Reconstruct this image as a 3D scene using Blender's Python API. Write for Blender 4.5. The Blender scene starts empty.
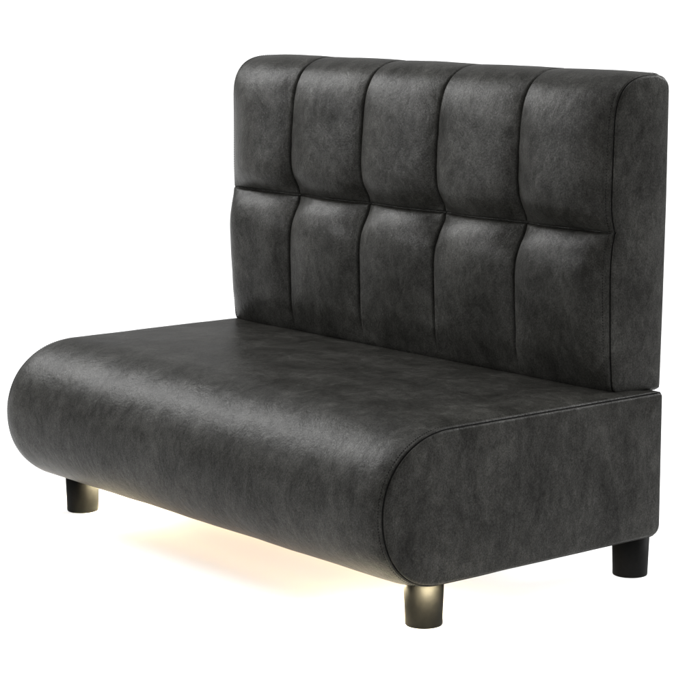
import bpy, math
import numpy as np
from mathutils import Vector, noise

R = math.radians
sc = bpy.context.scene
COL = sc.collection

# ------------------------------------------------------------------ dimensions (metres)
H = 0.600            # half width of the seat
HB = 0.5737          # half width of the backrest
YB = 0.6854          # rear plane
ZL, ZS, ZM, ZT = 0.0833, 0.3582, 0.6568, 0.9405
RY = 0.1312          # front roll half depth
TH = 0.112           # backrest thickness at the seams
XL, YL, YLR, RL = 0.5451, 0.1455, 0.6646, 0.0332

# ------------------------------------------------------------------ materials
def new_mat(name):
    m = bpy.data.materials.new(name); m.use_nodes = True
    nt = m.node_tree
    return m, nt, nt.nodes['Principled BSDF']

def nd(nt, t, **kw):
    n = nt.nodes.new(t)
    for k, v in kw.items():
        if k in n.inputs: n.inputs[k].default_value = v
        else: setattr(n, k, v)
    return n

def ramp(nt, src, stops):
    r = nt.nodes.new('ShaderNodeValToRGB')
    e = r.color_ramp.elements
    while len(e) < len(stops): e.new(0.5)
    for el, (p, c) in zip(e, stops):
        el.position = p
        el.color = (c, c, c, 1) if not isinstance(c, tuple) else (*c, 1)
    nt.links.new(src, r.inputs['Fac'])
    return r.outputs['Color']

def mix(nt, mode, fac, a, b):
    m = nt.nodes.new('ShaderNodeMix'); m.data_type = 'RGBA'; m.blend_type = mode
    for sock, v in ((m.inputs[0], fac), (m.inputs[6], a), (m.inputs[7], b)):
        if isinstance(v, (int, float)): sock.default_value = v if sock.type == 'VALUE' else (v, v, v, 1)
        elif isinstance(v, tuple): sock.default_value = (*v, 1)
        else: nt.links.new(v, sock)
    return m.outputs[2]

def leather():
    m, nt, b = new_mat('worn_dark_leather')
    L = nt.links.new
    tc = nd(nt, 'ShaderNodeTexCoord')
    def mapped(sx, sy, sz, off=(0, 0, 0)):
        mp = nd(nt, 'ShaderNodeMapping'); mp.inputs['Scale'].default_value = (sx, sy, sz)
        mp.inputs['Location'].default_value = off
        L(tc.outputs['Object'], mp.inputs['Vector']); return mp.outputs['Vector']
    def nz(vec, scale, detail, rough, dist=0.0, typ='FBM'):
        n = nd(nt, 'ShaderNodeTexNoise'); n.noise_type = typ
        n.inputs['Scale'].default_value = scale; n.inputs['Detail'].default_value = detail
        n.inputs['Roughness'].default_value = rough; n.inputs['Distortion'].default_value = dist
        L(vec, n.inputs['Vector']); return n.outputs['Fac']
    cloud = nz(mapped(1, 1, .75), 10, 10, .70, .45)
    streak = nz(mapped(1, 1, .62, (3, 1, 7)), 60, 6, .68, .5)
    fine = nz(mapped(1, 1, .85, (9, 2, 4)), 430, 4, .6, .4)
    rid = nz(mapped(1, 1, .75, (5, 5, 2)), 38, 8, .70, 1.1, 'RIDGED_MULTIFRACTAL')
    c1 = ramp(nt, cloud, [(.30, LEA[0]), (.52, LEA[1]), (.74, LEA[2])])
    s1 = ramp(nt, streak, [(.30, .74), (.50, 1.0), (.70, 1.36)])
    f1 = ramp(nt, fine, [(.30, .58), (.5, 1.0), (.70, 1.62)])
    col = mix(nt, 'MULTIPLY', 1.0, mix(nt, 'MULTIPLY', 1.0, c1, s1), f1)
    sc_ = ramp(nt, rid, [(.58, 0.0), (1.0, .60)])
    col = mix(nt, 'MIX', sc_, col, (.060, .059, .057))
    L(col, b.inputs['Base Color'])
    rg = ramp(nt, cloud, [(.3, .29), (.7, .41)])
    rg2 = ramp(nt, streak, [(.3, .92), (.75, 1.14)])
    L(mix(nt, 'MULTIPLY', 1.0, rg, rg2), b.inputs['Roughness'])
    sp = mix(nt, 'MULTIPLY', 1.0, ramp(nt, streak, [(.30, .72), (.5, 1.0), (.72, 1.28)]), ramp(nt, fine, [(.3, .62), (.5, 1.0), (.7, 1.45)]))
    sp = mix(nt, 'MULTIPLY', 1.0, sp, ramp(nt, cloud, [(.32, .68 * LEA_SPEC), (.68, 1.30 * LEA_SPEC)]))
    L(sp, b.inputs['Specular IOR Level'])
    # grain and slight wrinkling
    b1 = nd(nt, 'ShaderNodeBump'); b1.inputs['Strength'].default_value = .11; b1.inputs['Distance'].default_value = .0012
    L(fine, b1.inputs['Height'])
    b2 = nd(nt, 'ShaderNodeBump'); b2.inputs['Strength'].default_value = .26; b2.inputs['Distance'].default_value = .0025
    L(streak, b2.inputs['Height']); L(b1.outputs['Normal'], b2.inputs['Normal'])
    b3 = nd(nt, 'ShaderNodeBump'); b3.inputs['Strength'].default_value = .25; b3.inputs['Distance'].default_value = .012
    L(cloud, b3.inputs['Height']); L(b2.outputs['Normal'], b3.inputs['Normal'])
    L(b3.outputs['Normal'], b.inputs['Normal'])
    return m

LEA = ((.0095, .0093, .0082), (.0180, .0176, .0157), (.0320, .0314, .0284))
LEA_SPEC = .088
M_LEATHER = leather()

def thread_mat():
    m, nt, b = new_mat('dark_thread')
    tc = nd(nt, 'ShaderNodeTexCoord'); n = nd(nt, 'ShaderNodeTexNoise', Scale=300.0)
    nt.links.new(tc.outputs['Object'], n.inputs['Vector'])
    nt.links.new(ramp(nt, n.outputs['Fac'], [(.3, (.003, .003, .003)), (.7, (.007, .007, .0068))]), b.inputs['Base Color'])
    b.inputs['Roughness'].default_value = .8; b.inputs['Specular IOR Level'].default_value = .03
    return m
M_THREAD = thread_mat()

def leg_mat():
    m, nt, b = new_mat('black_satin_plastic')
    tc = nd(nt, 'ShaderNodeTexCoord'); n = nd(nt, 'ShaderNodeTexNoise', Scale=160.0, Detail=4.0)
    nt.links.new(tc.outputs['Object'], n.inputs['Vector'])
    nt.links.new(ramp(nt, n.outputs['Fac'], [(.3, (.0085, .0085, .0085)), (.7, (.011, .011, .0107))]), b.inputs['Base Color'])
    nt.links.new(ramp(nt, n.outputs['Fac'], [(.3, .50), (.7, .58)]), b.inputs['Roughness'])
    b.inputs['Specular IOR Level'].default_value = .03
    return m
M_LEG = leg_mat()

def floor_mat():
    """white floor, part diffuse, part translucent so that added lamps below whiten it"""
    m, nt, b = new_mat('white_underlit_floor')
    tc = nd(nt, 'ShaderNodeTexCoord'); n = nd(nt, 'ShaderNodeTexNoise', Scale=6.0, Detail=5.0)
    nt.links.new(tc.outputs['Object'], n.inputs['Vector'])
    c = ramp(nt, n.outputs['Fac'], [(.3, .905), (.7, .925)])
    df = nd(nt, 'ShaderNodeBsdfDiffuse'); tr = nd(nt, 'ShaderNodeBsdfTranslucent'); mx = nd(nt, 'ShaderNodeMixShader')
    nt.links.new(c, df.inputs['Color']); nt.links.new(c, tr.inputs['Color'])
    mx.inputs[0].default_value = .35
    nt.links.new(df.outputs[0], mx.inputs[1]); nt.links.new(tr.outputs[0], mx.inputs[2])
    nt.links.new(mx.outputs[0], nt.nodes['Material Output'].inputs['Surface'])
    nt.nodes.remove(b)
    return m
M_FLOOR = floor_mat()  # floor lit through from below by added, unseen lamps

def led_mats():
    m, nt, b = new_mat('warm_led_diffuser')
    b.inputs['Base Color'].default_value = (.8, .8, .78, 1)
    b.inputs['Emission Color'].default_value = (*LED_COL, 1)
    b.inputs['Emission Strength'].default_value = LED_STR
    a, nt, b = new_mat('aluminium_channel')
    tc = nd(nt, 'ShaderNodeTexCoord'); n = nd(nt, 'ShaderNodeTexNoise', Scale=200.0)
    nt.links.new(tc.outputs['Object'], n.inputs['Vector'])
    nt.links.new(ramp(nt, n.outputs['Fac'], [(.3, .55), (.7, .65)]), b.inputs['Base Color'])
    b.inputs['Metallic'].default_value = 1; b.inputs['Roughness'].default_value = .4
    return m, a
LED_COL = (1.0, .50, .08)
LED_COL_END = (1.0, .85, .54)
LED_STR = 13.0
M_LED, M_CHAN = led_mats()
M_LED_LEG = M_LED.copy(); M_LED_LEG.name = 'added_leg_glow'  # glow for the lights added at the front legs
_b = M_LED_LEG.node_tree.nodes['Principled BSDF']
_b.inputs['Emission Color'].default_value = (*LED_COL_END, 1); _b.inputs['Emission Strength'].default_value = 1650.0

# ------------------------------------------------------------------ mesh helpers
def link(name, verts, faces, mat, parent=None, smooth=True):
    me = bpy.data.meshes.new(name)
    me.from_pydata([tuple(v) for v in verts], [], faces)
    me.validate(); me.update()
    if smooth: me.polygons.foreach_set('use_smooth', [True] * len(me.polygons))
    me.materials.append(mat)
    o = bpy.data.objects.new(name, me); COL.objects.link(o)
    if parent: o.parent = parent
    return o

def arc(cy, cz, ry, rz, a0, a1, n):
    return [(cy + ry * math.cos(R(a)), cz + rz * math.sin(R(a))) for a in np.linspace(a0, a1, n)]

def superarc(cy, cz, ry, rz, a0, a1, n, p):
    out = []
    for a in np.linspace(a0, a1, n):
        c, s = math.cos(R(a)), math.sin(R(a))
        out.append((cy + ry * math.copysign(abs(c) ** (2 / p), c), cz + rz * math.copysign(abs(s) ** (2 / p), s)))
    return out

class Outline:
    """closed (y, z) outline with arc length, resampled; normals point outwards"""
    def __init__(self, pts):
        P = np.array(pts, float)
        keep = np.r_[True, np.hypot(*np.diff(P, axis=0).T) > 1e-6]
        P = P[keep]
        Q = np.vstack([P, P[:1]])
        self.Q = Q; self.s = np.r_[0, np.cumsum(np.hypot(*np.diff(Q, axis=0).T))]
        self.len = self.s[-1]
    def at(self, s):
        s = np.mod(s, self.len)
        return np.stack([np.interp(s, self.s, self.Q[:, 0]), np.interp(s, self.s, self.Q[:, 1])], -1)
    def normal(self, s, e=.004):
        d = self.at(s + e) - self.at(s - e)
        n = np.stack([d[:, 1], -d[:, 0]], -1)
        return n / np.linalg.norm(n, axis=1, keepdims=True)

def fnoise(p, k, seed=0):
    return noise.noise(Vector((p[0] * k + seed, p[1] * k + seed * 1.7, p[2] * k - seed)))

def loft(xs, S, outl, flip, hfun, cap_line, ends, capn=9, puff=.006, wrinkle=0.0):
    """sweep the outline along x.  hfun(x, s) -> outward offset; ends: list of (dx, inset) from seam inwards on the cap"""
    P = outl.at(S); N = outl.normal(S) * flip
    n = len(S)
    rings = []
    for x in xs:
        h = hfun(x, S)
        Y = P + N * h[:, None]
        ring = np.column_stack([np.full(n, x), Y])
        if wrinkle:
            for i in range(n):
                q = ring[i]
                w = wrinkle * (fnoise(q, 9, 3.1) + .5 * fnoise(q, 21, 8.3))
                ring[i, 1:] += N[i] * w
        rings.append(ring)
    base0, base1 = hfun(xs[0], S), hfun(xs[-1], S)
    def cap_rings(x, sgn, h):
        out = []
        for dx, ins in ends:
            out.append(np.column_stack([np.full(n, x + sgn * dx), P + N * (h - ins)[:, None]]))
        last = out[-1][:, 1:]; xl = x + sgn * ends[-1][0]
        (y0, z0), (y1, z1) = cap_line
        d = np.array([y1 - y0, z1 - z0]); L2 = d @ d
        t = np.clip(((last - np.array([y0, z0])) @ d) / L2, 0, 1)
        C = np.array([y0, z0]) + t[:, None] * d
        for k in np.linspace(1, 0, capn)[1:]:
            kk = max(k, .02)
            Q = C + (last - C) * kk
            pf = puff * (1 - kk ** 2.2)
            out.append(np.column_stack([np.full(n, xl + sgn * pf), Q]))
        return out
    rings = cap_rings(xs[0], -1, base0)[::-1] + rings + cap_rings(xs[-1], 1, base1)
    V = np.vstack(rings); m = len(rings)
    F = []
    for i in range(m - 1):
        for j in range(n):
            a, b = i * n + j, i * n + (j + 1) % n
            f = (a, b, b + n, a + n)
            F.append(f if flip < 0 else f[::-1])
    # close the two medial slits
    F.append(tuple(range(n)) if flip > 0 else tuple(range(n))[::-1])
    e = (m - 1) * n
    F.append(tuple(range(e, e + n))[::-1] if flip > 0 else tuple(range(e, e + n)))
    return V, F

def box_bm(x0, x1, y0, y1, z0, z1):
    v = [(x, y, z) for x in (x0, x1) for y in (y0, y1) for z in (z0, z1)]
    f = [(0, 1, 3, 2), (4, 6, 7, 5), (0, 4, 5, 1), (2, 3, 7, 6), (0, 2, 6, 4), (1, 5, 7, 3)]
    return v, f

# ------------------------------------------------------------------ the sofa
sofa = bpy.data.objects.new('sofa', None); COL.objects.link(sofa)
sofa['label'] = 'charcoal leather bench sofa with a tufted backrest and warm light glowing underneath'
sofa['category'] = 'sofa'

SEAM_END = [(.0000, .0062), (.0026, .0062), (.0034, .0032), (.0044, .0034), (.0054, .0046), (.0062, .0064), (.0066, .0080)]

# seat: a stadium-fronted block
rz = (ZS - ZL) / 2
zc = ZL + rz
pts = []
pts += superarc(RY, zc, RY, rz, 270, 180, 60, 2.12)          # bottom of the roll
pts += superarc(.155, zc, .155, rz, 180, 90, 60, 2.08)                # round the front to the top
YS = YB - .004
pts += arc(YS - .0098, ZS - .0098, .0098, .0098, 90, 0, 12)
pts += arc(YS - .022, ZL + .022, .022, .022, 0, -90, 10)
seat_out = Outline(pts)
ns = 260
S_seat = np.linspace(0, seat_out.len, ns, endpoint=False)
flip = 1.0
# outline runs bottom -> front -> top -> rear (clockwise seen from +x): check the outward side once
_n = seat_out.normal(np.array([.2]))[0]; _p = seat_out.at(np.array([.2]))[0]
flip = 1.0 if _n @ (_p - np.array([.35, zc])) > 0 else -1.0
PS = seat_out.at(S_seat)

def seat_h(x, s):
    t = min(1.0, (H - abs(x)) / .050)
    edge = 1 - (1 - t) ** 2.6
    t2 = min(1.0, (H - abs(x)) / .30)
    y, z = PS[:, 0], PS[:, 1]
    front = np.clip((YB - .03 - y) / .05, 0, 1)
    top = np.clip((z - (ZS - .03)) / .03, 0, 1)
    under = np.where(z < zc, np.clip((.118 - y) / .05, 0, 1), 1.0)      # the underside stays flat
    base = .0075 * edge * front * under
    crown = .006 * (1 - (1 - t2) ** 2) * top * np.clip((.56 - y) / .2, 0, 1) * np.clip((y - .03) / .2, 0, 1)
    return base + crown

half = np.r_[0, np.cumsum(np.r_[np.full(3, .0016), np.full(4, .003), np.full(5, .006), np.full(6, .012)])]
xs = np.r_[-H + half, np.linspace(-H + half[-1], H - half[-1], 52)[1:-1], (H - half)[::-1]]
V, F = loft(xs, S_seat, seat_out, flip, seat_h, ((RY, zc), (YB - .12, zc)), SEAM_END, capn=12, puff=.004, wrinkle=.0008)
seat = link('seat', V, F, M_LEATHER, sofa)

# backrest: thick slab, rolled over at the top front, tufted 5 x 2
zb = ZS - .0035
lean = .024
TT = TH + lean
yf = YB - TH
pts = []
pts += arc(yf + .020, zb + .024, .020, .024, 270, 180, 12)
pts += [(yf, z) for z in np.linspace(zb + .03, ZT - .095, 40)]
pts += superarc(yf + .102, ZT - .090, .102, .090, 180, 90, 40, 2.8)
REAR = lambda z: YB + np.interp((z - zb) / (ZT - zb), [0, .3, .6, 1], [.0165, .0205, .0235, lean])
pts += arc(YB + lean - .026, ZT - .030, .026, .026, 86, 0, 14)
pts += [(REAR(z), z) for z in np.linspace(ZT - .05, zb + .03, 30)]
pts += superarc(YB + .0165 - .0095, zb + .0095, .0095, .0095, 0, -90, 14, 2.7)
back_out = Outline(pts)
q = back_out.Q; ss = back_out.s
iM = np.argmin(np.abs(q[:, 1] - ZM) + (q[:, 0] > yf + .03) * 10); a_m = ss[iM]
i0 = np.argmin(np.abs(q[:, 1] - (zb + .024)) + (q[:, 0] > yf + .01) * 10); a_0 = ss[i0]
iT = np.argmin(np.abs(q[:, 1] - (ZT - .090)) + (q[:, 0] > yf + .02) * 10); a_t = ss[iT]
iE = np.argmin(np.hypot(q[:, 0] - (YB + lean - .015), q[:, 1] - (ZT - .012))); a_e = ss[iE]
d = np.r_[np.linspace(0, .004, 5), .006, .0085, .0115, .015, .019, .024, .030, .037]
S_back = np.r_[np.linspace(0, a_0, 8)[:-1], np.linspace(a_0, a_m - .037, 44)[:-1], a_m - d[::-1], (a_m + d)[1:],
               np.linspace(a_m + .037, a_e + .02, 90)[1:], np.linspace(a_e + .02, back_out.len, 70)[1:-1]]
_n = back_out.normal(np.array([a_m]))[0]
bflip = 1.0 if _n[0] < 0 else -1.0
PB = back_out.at(S_back)

def sm(a, b, v):
    t = np.clip((v - a) / (b - a), 0, 1); return t * t * (3 - 2 * t)

def soft(s, ctrl, sigma=.010):
    """piecewise-linear profile over arc length, smoothed"""
    k = np.array([c[0] for c in ctrl]); v = np.array([c[1] for c in ctrl]); assert (np.diff(k) > 0).all()
    off = np.linspace(-2.2, 2.2, 23); wt = np.exp(-off ** 2 / 2); wt /= wt.sum()
    return sum(w_ * np.interp(s + o_ * sigma, k, v) for o_, w_ in zip(off, wt))
a_lo, a_hi = (a_0 + a_m) / 2, (a_m + a_t) / 2
B_A = soft(S_back, [(0, 0), (a_0 - .01, .010), (a_0 + .05, .028), (a_lo, .037), (a_m - .06, .042), (a_m, .044), (a_m + .04, .046), (a_hi, .041), (a_t, .031),
                    (a_t + .05, .016), (a_t + .09, .008), (a_e - .02, .003), (a_e + .02, 0), (back_out.len, 0)])
DV = soft(S_back, [(0, 0), (a_0 + .012, 0), (a_0 + .07, .14), (a_0 + .12, .22), (a_m - .095, .27), (a_m - .055, .38), (a_m - .022, .70), (a_m - .006, 1.16), (a_m + .006, 1.16),
                   (a_m + .022, .76), (a_m + .050, .53), (a_m + .085, .44), (a_hi + .04, .43), (a_t, .47), (a_t + .10, .46), (a_e - .02, .25), (a_e + .01, 0)], .013)
CELL = 2 * HB / 5
SEAMX = [-HB + CELL * k for k in range(1, 5)]

rng = np.random.default_rng(4)
PLUMP = 1 + .09 * rng.uniform(-1, 1, (5, 2))
WOB = [np.array([.0016 * noise.noise(Vector((k * 3.7, v * 7.0, .3))) + .0008 * noise.noise(Vector((k * 1.9, v * 30.0, 4.0))) for v in S_back]) for k in range(4)]
PUCK = [np.array([noise.noise(Vector((k * 5.1, v * 46.0, 9.0))) for v in S_back]) for k in range(4)]

def back_h(x, s):
    D = np.abs(np.stack([x - k - w_ for k, w_ in zip(SEAMX, WOB)]))
    dx = D.min(0)
    kx = int(np.argmin([abs(x - k) for k in SEAMX]))
    t = np.minimum(1.0, dx / (CELL / 2))
    fv = (1 - t) ** 3.2
    up = S_back >= a_m
    te = np.clip((HB - abs(x)) / np.where(up, .125, .075), 0, 1)
    fe = (1 - te) ** np.where(up, 2.3, 3.0) * np.where(up, .72 if x > 0 else .95, .72 if x > 0 else .80)
    wob = .0012 * noise.noise(Vector((x * 9, 2.2, 5.0))) + .0006 * noise.noise(Vector((x * 40, 1.2, 3.0)))
    da = S_back - a_m - wob
    th = np.clip(np.where(da > 0, da / .085, -da / .105), 0, 1)
    fh = np.where(da > 0, (1 - th) ** 3.1, (1 - th) ** 2.7)
    dh = .80 + .20 * (1 - t) ** 2
    v = np.minimum(1, DV * fv)
    c = (x + HB) / CELL; ci = min(4, max(0, int(c)))
    pl = np.where(up, PLUMP[ci, 1], PLUMP[ci, 0])
    pl = 1 + (pl - 1) * np.clip(t * 2, 0, 1) * np.clip(np.abs(da) / .03, 0, 1)
    h = B_A * pl * (1 - v) * (1 - fh * dh) * (1 - fe)
    # small puckers where the leather is drawn into the stitched seams
    h = h + .0011 * PUCK[kx] * np.exp(-((dx - .012) / .011) ** 2) * np.clip(DV * 2, 0, 1) * np.clip(B_A / .02, 0, 1)
    h = h + .0010 * noise.noise(Vector((x * 52, 7.7, 1.0))) * np.exp(-((np.abs(da) - .012) / .010) ** 2)
    g = .0085 * np.exp(-(dx / .0024) ** 2) * np.clip(DV * 4, 0, 1)
    gh = .0060 * np.exp(-(da / .0021) ** 2) * (.2 + .8 * min(1.0, (HB - abs(x)) / .03))
    return h - np.maximum(g, gh)

cx = np.r_[np.linspace(0, .0045, 5), .0065, .009, .0125, .017, .023, .031, .041, .053, .067, .082, .098]
xs = []
for k in range(5):
    x0, x1 = -HB + CELL * k, -HB + CELL * (k + 1)
    xs += list(x0 + cx) + [(x0 + x1) / 2] + list((x1 - cx)[::-1][:-1])
xs.append(HB)
xs = np.array(xs)
V, F = loft(xs, S_back, back_out, bflip, back_h, ((yf + TH / 2, zb + .07), (yf + TT / 2 + .01, ZT - .08)), SEAM_END, capn=9, puff=.005, wrinkle=.0011)
backrest = link('backrest', V, F, M_LEATHER, sofa)

# stitching that runs beside the side seams
def stitches(path, nrm, step, length, rad):
    """short thread dashes along a path of points (each a 3-vector) lying on the surface"""
    P = np.array(path); s = np.r_[0, np.cumsum(np.linalg.norm(np.diff(P, axis=0), axis=1))]
    V, F = [], []
    a = 0.0
    while a + length < s[-1]:
        k = []
        for b in np.linspace(a, a + length, 4):
            k.append(np.array([np.interp(b, s, P[:, c]) for c in range(3)]))
        nn = np.array([np.interp(a + length / 2, s, np.array(nrm)[:, c]) for c in range(3)]); nn /= np.linalg.norm(nn)
        tg = k[-1] - k[0]; tg /= np.linalg.norm(tg); sd = np.cross(tg, nn)
        o = len(V)
        for i, c in enumerate(k):
            r = rad * (.55 if i in (0, 3) else 1.0)
            lift = 0.0 if i in (0, 3) else rad * .5
            for w in range(6):
                an = w * math.pi / 3
                V.append(c + nn * (lift + r * math.sin(an)) + sd * r * math.cos(an))
        for i in range(3):
            for w in range(6):
                F.append((o + i * 6 + w, o + i * 6 + (w + 1) % 6, o + (i + 1) * 6 + (w + 1) % 6, o + (i + 1) * 6 + w))
        a += step
    return V, F

for sgn in (-1, 1):
    S = np.linspace(a_0 - .01, a_e - .02, 300)
    x = sgn * (HB - .0068)
    hh = np.interp(S, S_back, back_h(x, S_back))
    N = back_out.normal(S) * bflip
    Q = back_out.at(S) + N * (hh - .0001)[:, None]
    V, F = stitches(np.column_stack([np.full(300, x), Q]), np.column_stack([np.zeros(300), N]), .0052, .0032, .00055)
    link('stitching', V, F, M_THREAD, backrest)
    S = np.linspace(.05, seat_out.len * .47, 300)
    x = sgn * (H - .0050)
    hh = np.interp(S, S_seat, seat_h(x, S_seat))
    N = seat_out.normal(S) * flip
    Q = seat_out.at(S) + N * (hh - .0001)[:, None]
    V, F = stitches(np.column_stack([np.full(300, x), Q]), np.column_stack([np.zeros(300), N]), .0052, .0032, .00055)
    link('stitching', V, F, M_THREAD, seat)

# legs: slightly tapered round feet with a softened lower edge
def leg_mesh():
    prof = [(0.0, 0.0), (RL * .90, -.0008), (RL * .97, -.0002), (RL * .99, .0014), (RL * 1.0, .004), (RL * 1.003, .010), (RL * 1.075, ZL + .002), (0.0, ZL + .002)]
    n = 64; V = [(0, 0, 0)]; F = []
    for r, z in prof[1:-1]:
        V += [(r * math.cos(2 * math.pi * k / n), r * math.sin(2 * math.pi * k / n), z) for k in range(n)]
    V.append((0, 0, ZL + .002)); m = len(prof) - 2
    for k in range(n):
        F.append((0, 1 + (k + 1) % n, 1 + k))
        for i in range(m - 1):
            a = 1 + i * n
            F.append((a + k, a + (k + 1) % n, a + n + (k + 1) % n, a + n + k))
        F.append((1 + (m - 1) * n + k, 1 + (m - 1) * n + (k + 1) % n, len(V) - 1))
    return V, F
V, F = leg_mesh()
leg = link('leg', V, F, M_LEG, sofa)
leg.location = (XL, YL, 0)
for p in ((-XL, YL, 0), (XL, YLR, 0), (-XL, YLR, 0)):
    o = leg.copy(); o.location = p; o.parent = sofa; COL.objects.link(o)

# light strip under the seat front; rear row and left return added for glow
def join(*parts):
    V, F = [], []
    for v, f in parts:
        F += [tuple(k + len(V) for k in q) for q in f]; V += v
    return V, F
v, f = join(box_bm(-.500, .492, .138, .152, ZL - .0016, ZL + .001), box_bm(-.540, .400, .300, .314, ZL - .0016, ZL + .001), box_bm(-.575, -.561, .200, .640, ZL - .0016, ZL + .001))
chan = link('light_strip', v, f, M_CHAN, sofa, smooth=False)
v, f = join(box_bm(-.498, .490, .1420, .1480, ZL - .0034, ZL - .0017), box_bm(-.538, .398, .3020, .3120, ZL - .0034, ZL - .0017), box_bm(-.5725, -.5635, .202, .638, ZL - .0034, ZL - .0017))
link('diffuser', v, f, M_LED, chan, smooth=False)

# short curved lights added round the two front leg tops to brighten the legs
def arc_band(cx, cy, a0, a1, prof, n=40):
    V, F = [], []
    for a in np.linspace(R(a0), R(a1), n):
        for r, z in prof:
            V.append((cx + r * math.cos(a), cy + r * math.sin(a), ZL + z))
    for i in range(n - 1):
        for k in range(4):
            F.append((i * 4 + k, i * 4 + (k + 1) % 4, (i + 1) * 4 + (k + 1) % 4, (i + 1) * 4 + k))
    F += [(0, 1, 2, 3), tuple(range(4 * n - 4, 4 * n))[::-1]]
    return V, F
for cx_, a0_, a1_ in ((XL, -48, -8), (XL, -200, -136), (-XL, 8, 110)):
    V, F = arc_band(cx_, YL, a0_, a1_, ((.0476, .001), (.0476, -.0004), (.0522, -.0004), (.0522, .001)))
    ring = link('added_leg_light', V, F, M_CHAN, sofa, smooth=False)
    e = .0035 if cx_ < 0 else .0060 if a0_ < -100 else -.0012         # broader where there is room
    V, F = arc_band(cx_, YL, a0_ + 1, a1_ - 1, ((.0480, -.0005), (.0480, -.0009), (.0518 + e, -.0009), (.0518 + e, -.0005)))
    link('diffuser', V, F, M_LED_LEG, ring, smooth=False)

# dark seam cord added in the end grooves, standing in for the gap's shade
def cord(outl, S, h, fl, x, sgn, rad=.0008, drop=.0023):
    P = outl.at(S) + outl.normal(S) * fl * (h - drop)[:, None]
    N = outl.normal(S) * fl
    V, F = [], []; n = len(S); m = 6
    for p, nn in zip(P, N):
        for k in range(m):
            a = 2 * math.pi * k / m
            V.append((x + sgn * (.0014 + rad * math.cos(a)), p[0] + nn[0] * rad * math.sin(a), p[1] + nn[1] * rad * math.sin(a)))
    for i in range(n):
        for k in range(m):
            F.append((i * m + k, i * m + (k + 1) % m, ((i + 1) % n) * m + (k + 1) % m, ((i + 1) % n) * m + k))
    return V, F
for sgn in (-1, 1):
    V, F = cord(seat_out, S_seat, seat_h(sgn * H, S_seat), flip, sgn * H, sgn)
    link('seam', V, F, M_THREAD, seat)
    V, F = cord(back_out, S_back, back_h(sgn * HB, S_back), bflip, sgn * HB, sgn, drop=.0034)
    link('seam', V, F, M_THREAD, backrest)

# ------------------------------------------------------------------ setting
n = 96; rad = 400.0
V = [(0, 0, 0)] + [(rad * math.cos(2 * math.pi * k / n), rad * math.sin(2 * math.pi * k / n), 0) for k in range(n)]
F = [(0, 1 + k, 1 + (k + 1) % n) for k in range(n)]
fl = link('floor', V, F, M_FLOOR, smooth=False); fl['kind'] = 'structure'

w = bpy.data.worlds.new('World'); sc.world = w; w.use_nodes = True
bg = w.node_tree.nodes['Background']
bg.inputs['Color'].default_value = (1, 1, 1, 1)
bg.inputs['Strength'].default_value = WORLD = 0.50

def area(name, loc, target, sx, sy, power, color=(1, 1, 1)):
    l = bpy.data.lights.new(name, 'AREA'); l.shape = 'RECTANGLE'; l.size = sx; l.size_y = sy; l.energy = power; l.color = color
    o = bpy.data.objects.new(name, l); COL.objects.link(o)
    o.location = loc
    o.rotation_euler = (Vector(target) - Vector(loc)).to_track_quat('-Z', 'Y').to_euler()
    return o
def sun(name, elev, azim, strength, angle):
    """azim: degrees from +x towards +y of the direction the light comes FROM"""
    l = bpy.data.lights.new(name, 'SUN'); l.energy = strength; l.angle = R(angle)
    o = bpy.data.objects.new(name, l); COL.objects.link(o)
    d = Vector((math.cos(R(elev)) * math.cos(R(azim)), math.cos(R(elev)) * math.sin(R(azim)), math.sin(R(elev))))
    o.location = d * 5
    o.rotation_euler = (-d).to_track_quat('-Z', 'Y').to_euler()
    return o
area('rear_floor_fill', (1.3, 2.5, 3.0), (1.0, 1.7, 0), 1.6, 1.2, 35)  # added lamp that whitens the floor behind the sofa
area('panel_fill', (-2.6, -2.9, 1.75), (0, .57, .70), 1.1, .40, 2.2).data.spread = R(22)  # added narrow-beam lamp that lifts the backrest panels
area('softbox_side', (-2.4, -.45, 2.25), (0, .2, .5), 1.5, 1.3, 15).data.spread = R(66)
sun('rear_fill_sun', 22, 75, 2.2, 12)  # added low sun from behind, whitens the floor under the rear edge
sun('underfloor_fill_sun', -90, 0, 3.2, 20)  # unseen sun added below the floor to keep it white
area('underfloor_fill_area', (.60, .68, -.45), (.60, .68, 0), .5, .5, 4.2)  # unseen lamp added below the floor, whitens it under the right rear
sun('top_light', 82, -120, 2.45, 55)

# ------------------------------------------------------------------ camera
cam = bpy.data.cameras.new('camera'); co = bpy.data.objects.new('camera', cam); COL.objects.link(co)
YAW, PITCH, FPX = 0.8812, 0.1666, 2259.0
co.location = (3.4057, -2.3765, 1.1306)
co.rotation_euler = (math.pi / 2 - PITCH, 0, YAW)
cam.sensor_width = 36; cam.lens = FPX / 700 * 36
cam.shift_x = -1.6 / 700; cam.shift_y = -2.7 / 700
cam.clip_start = .05; cam.clip_end = 1200
sc.camera = co

sc.view_settings.view_transform = 'Standard'; sc.view_settings.look = 'None'
sc.view_settings.exposure = 0; sc.view_settings.gamma = 1
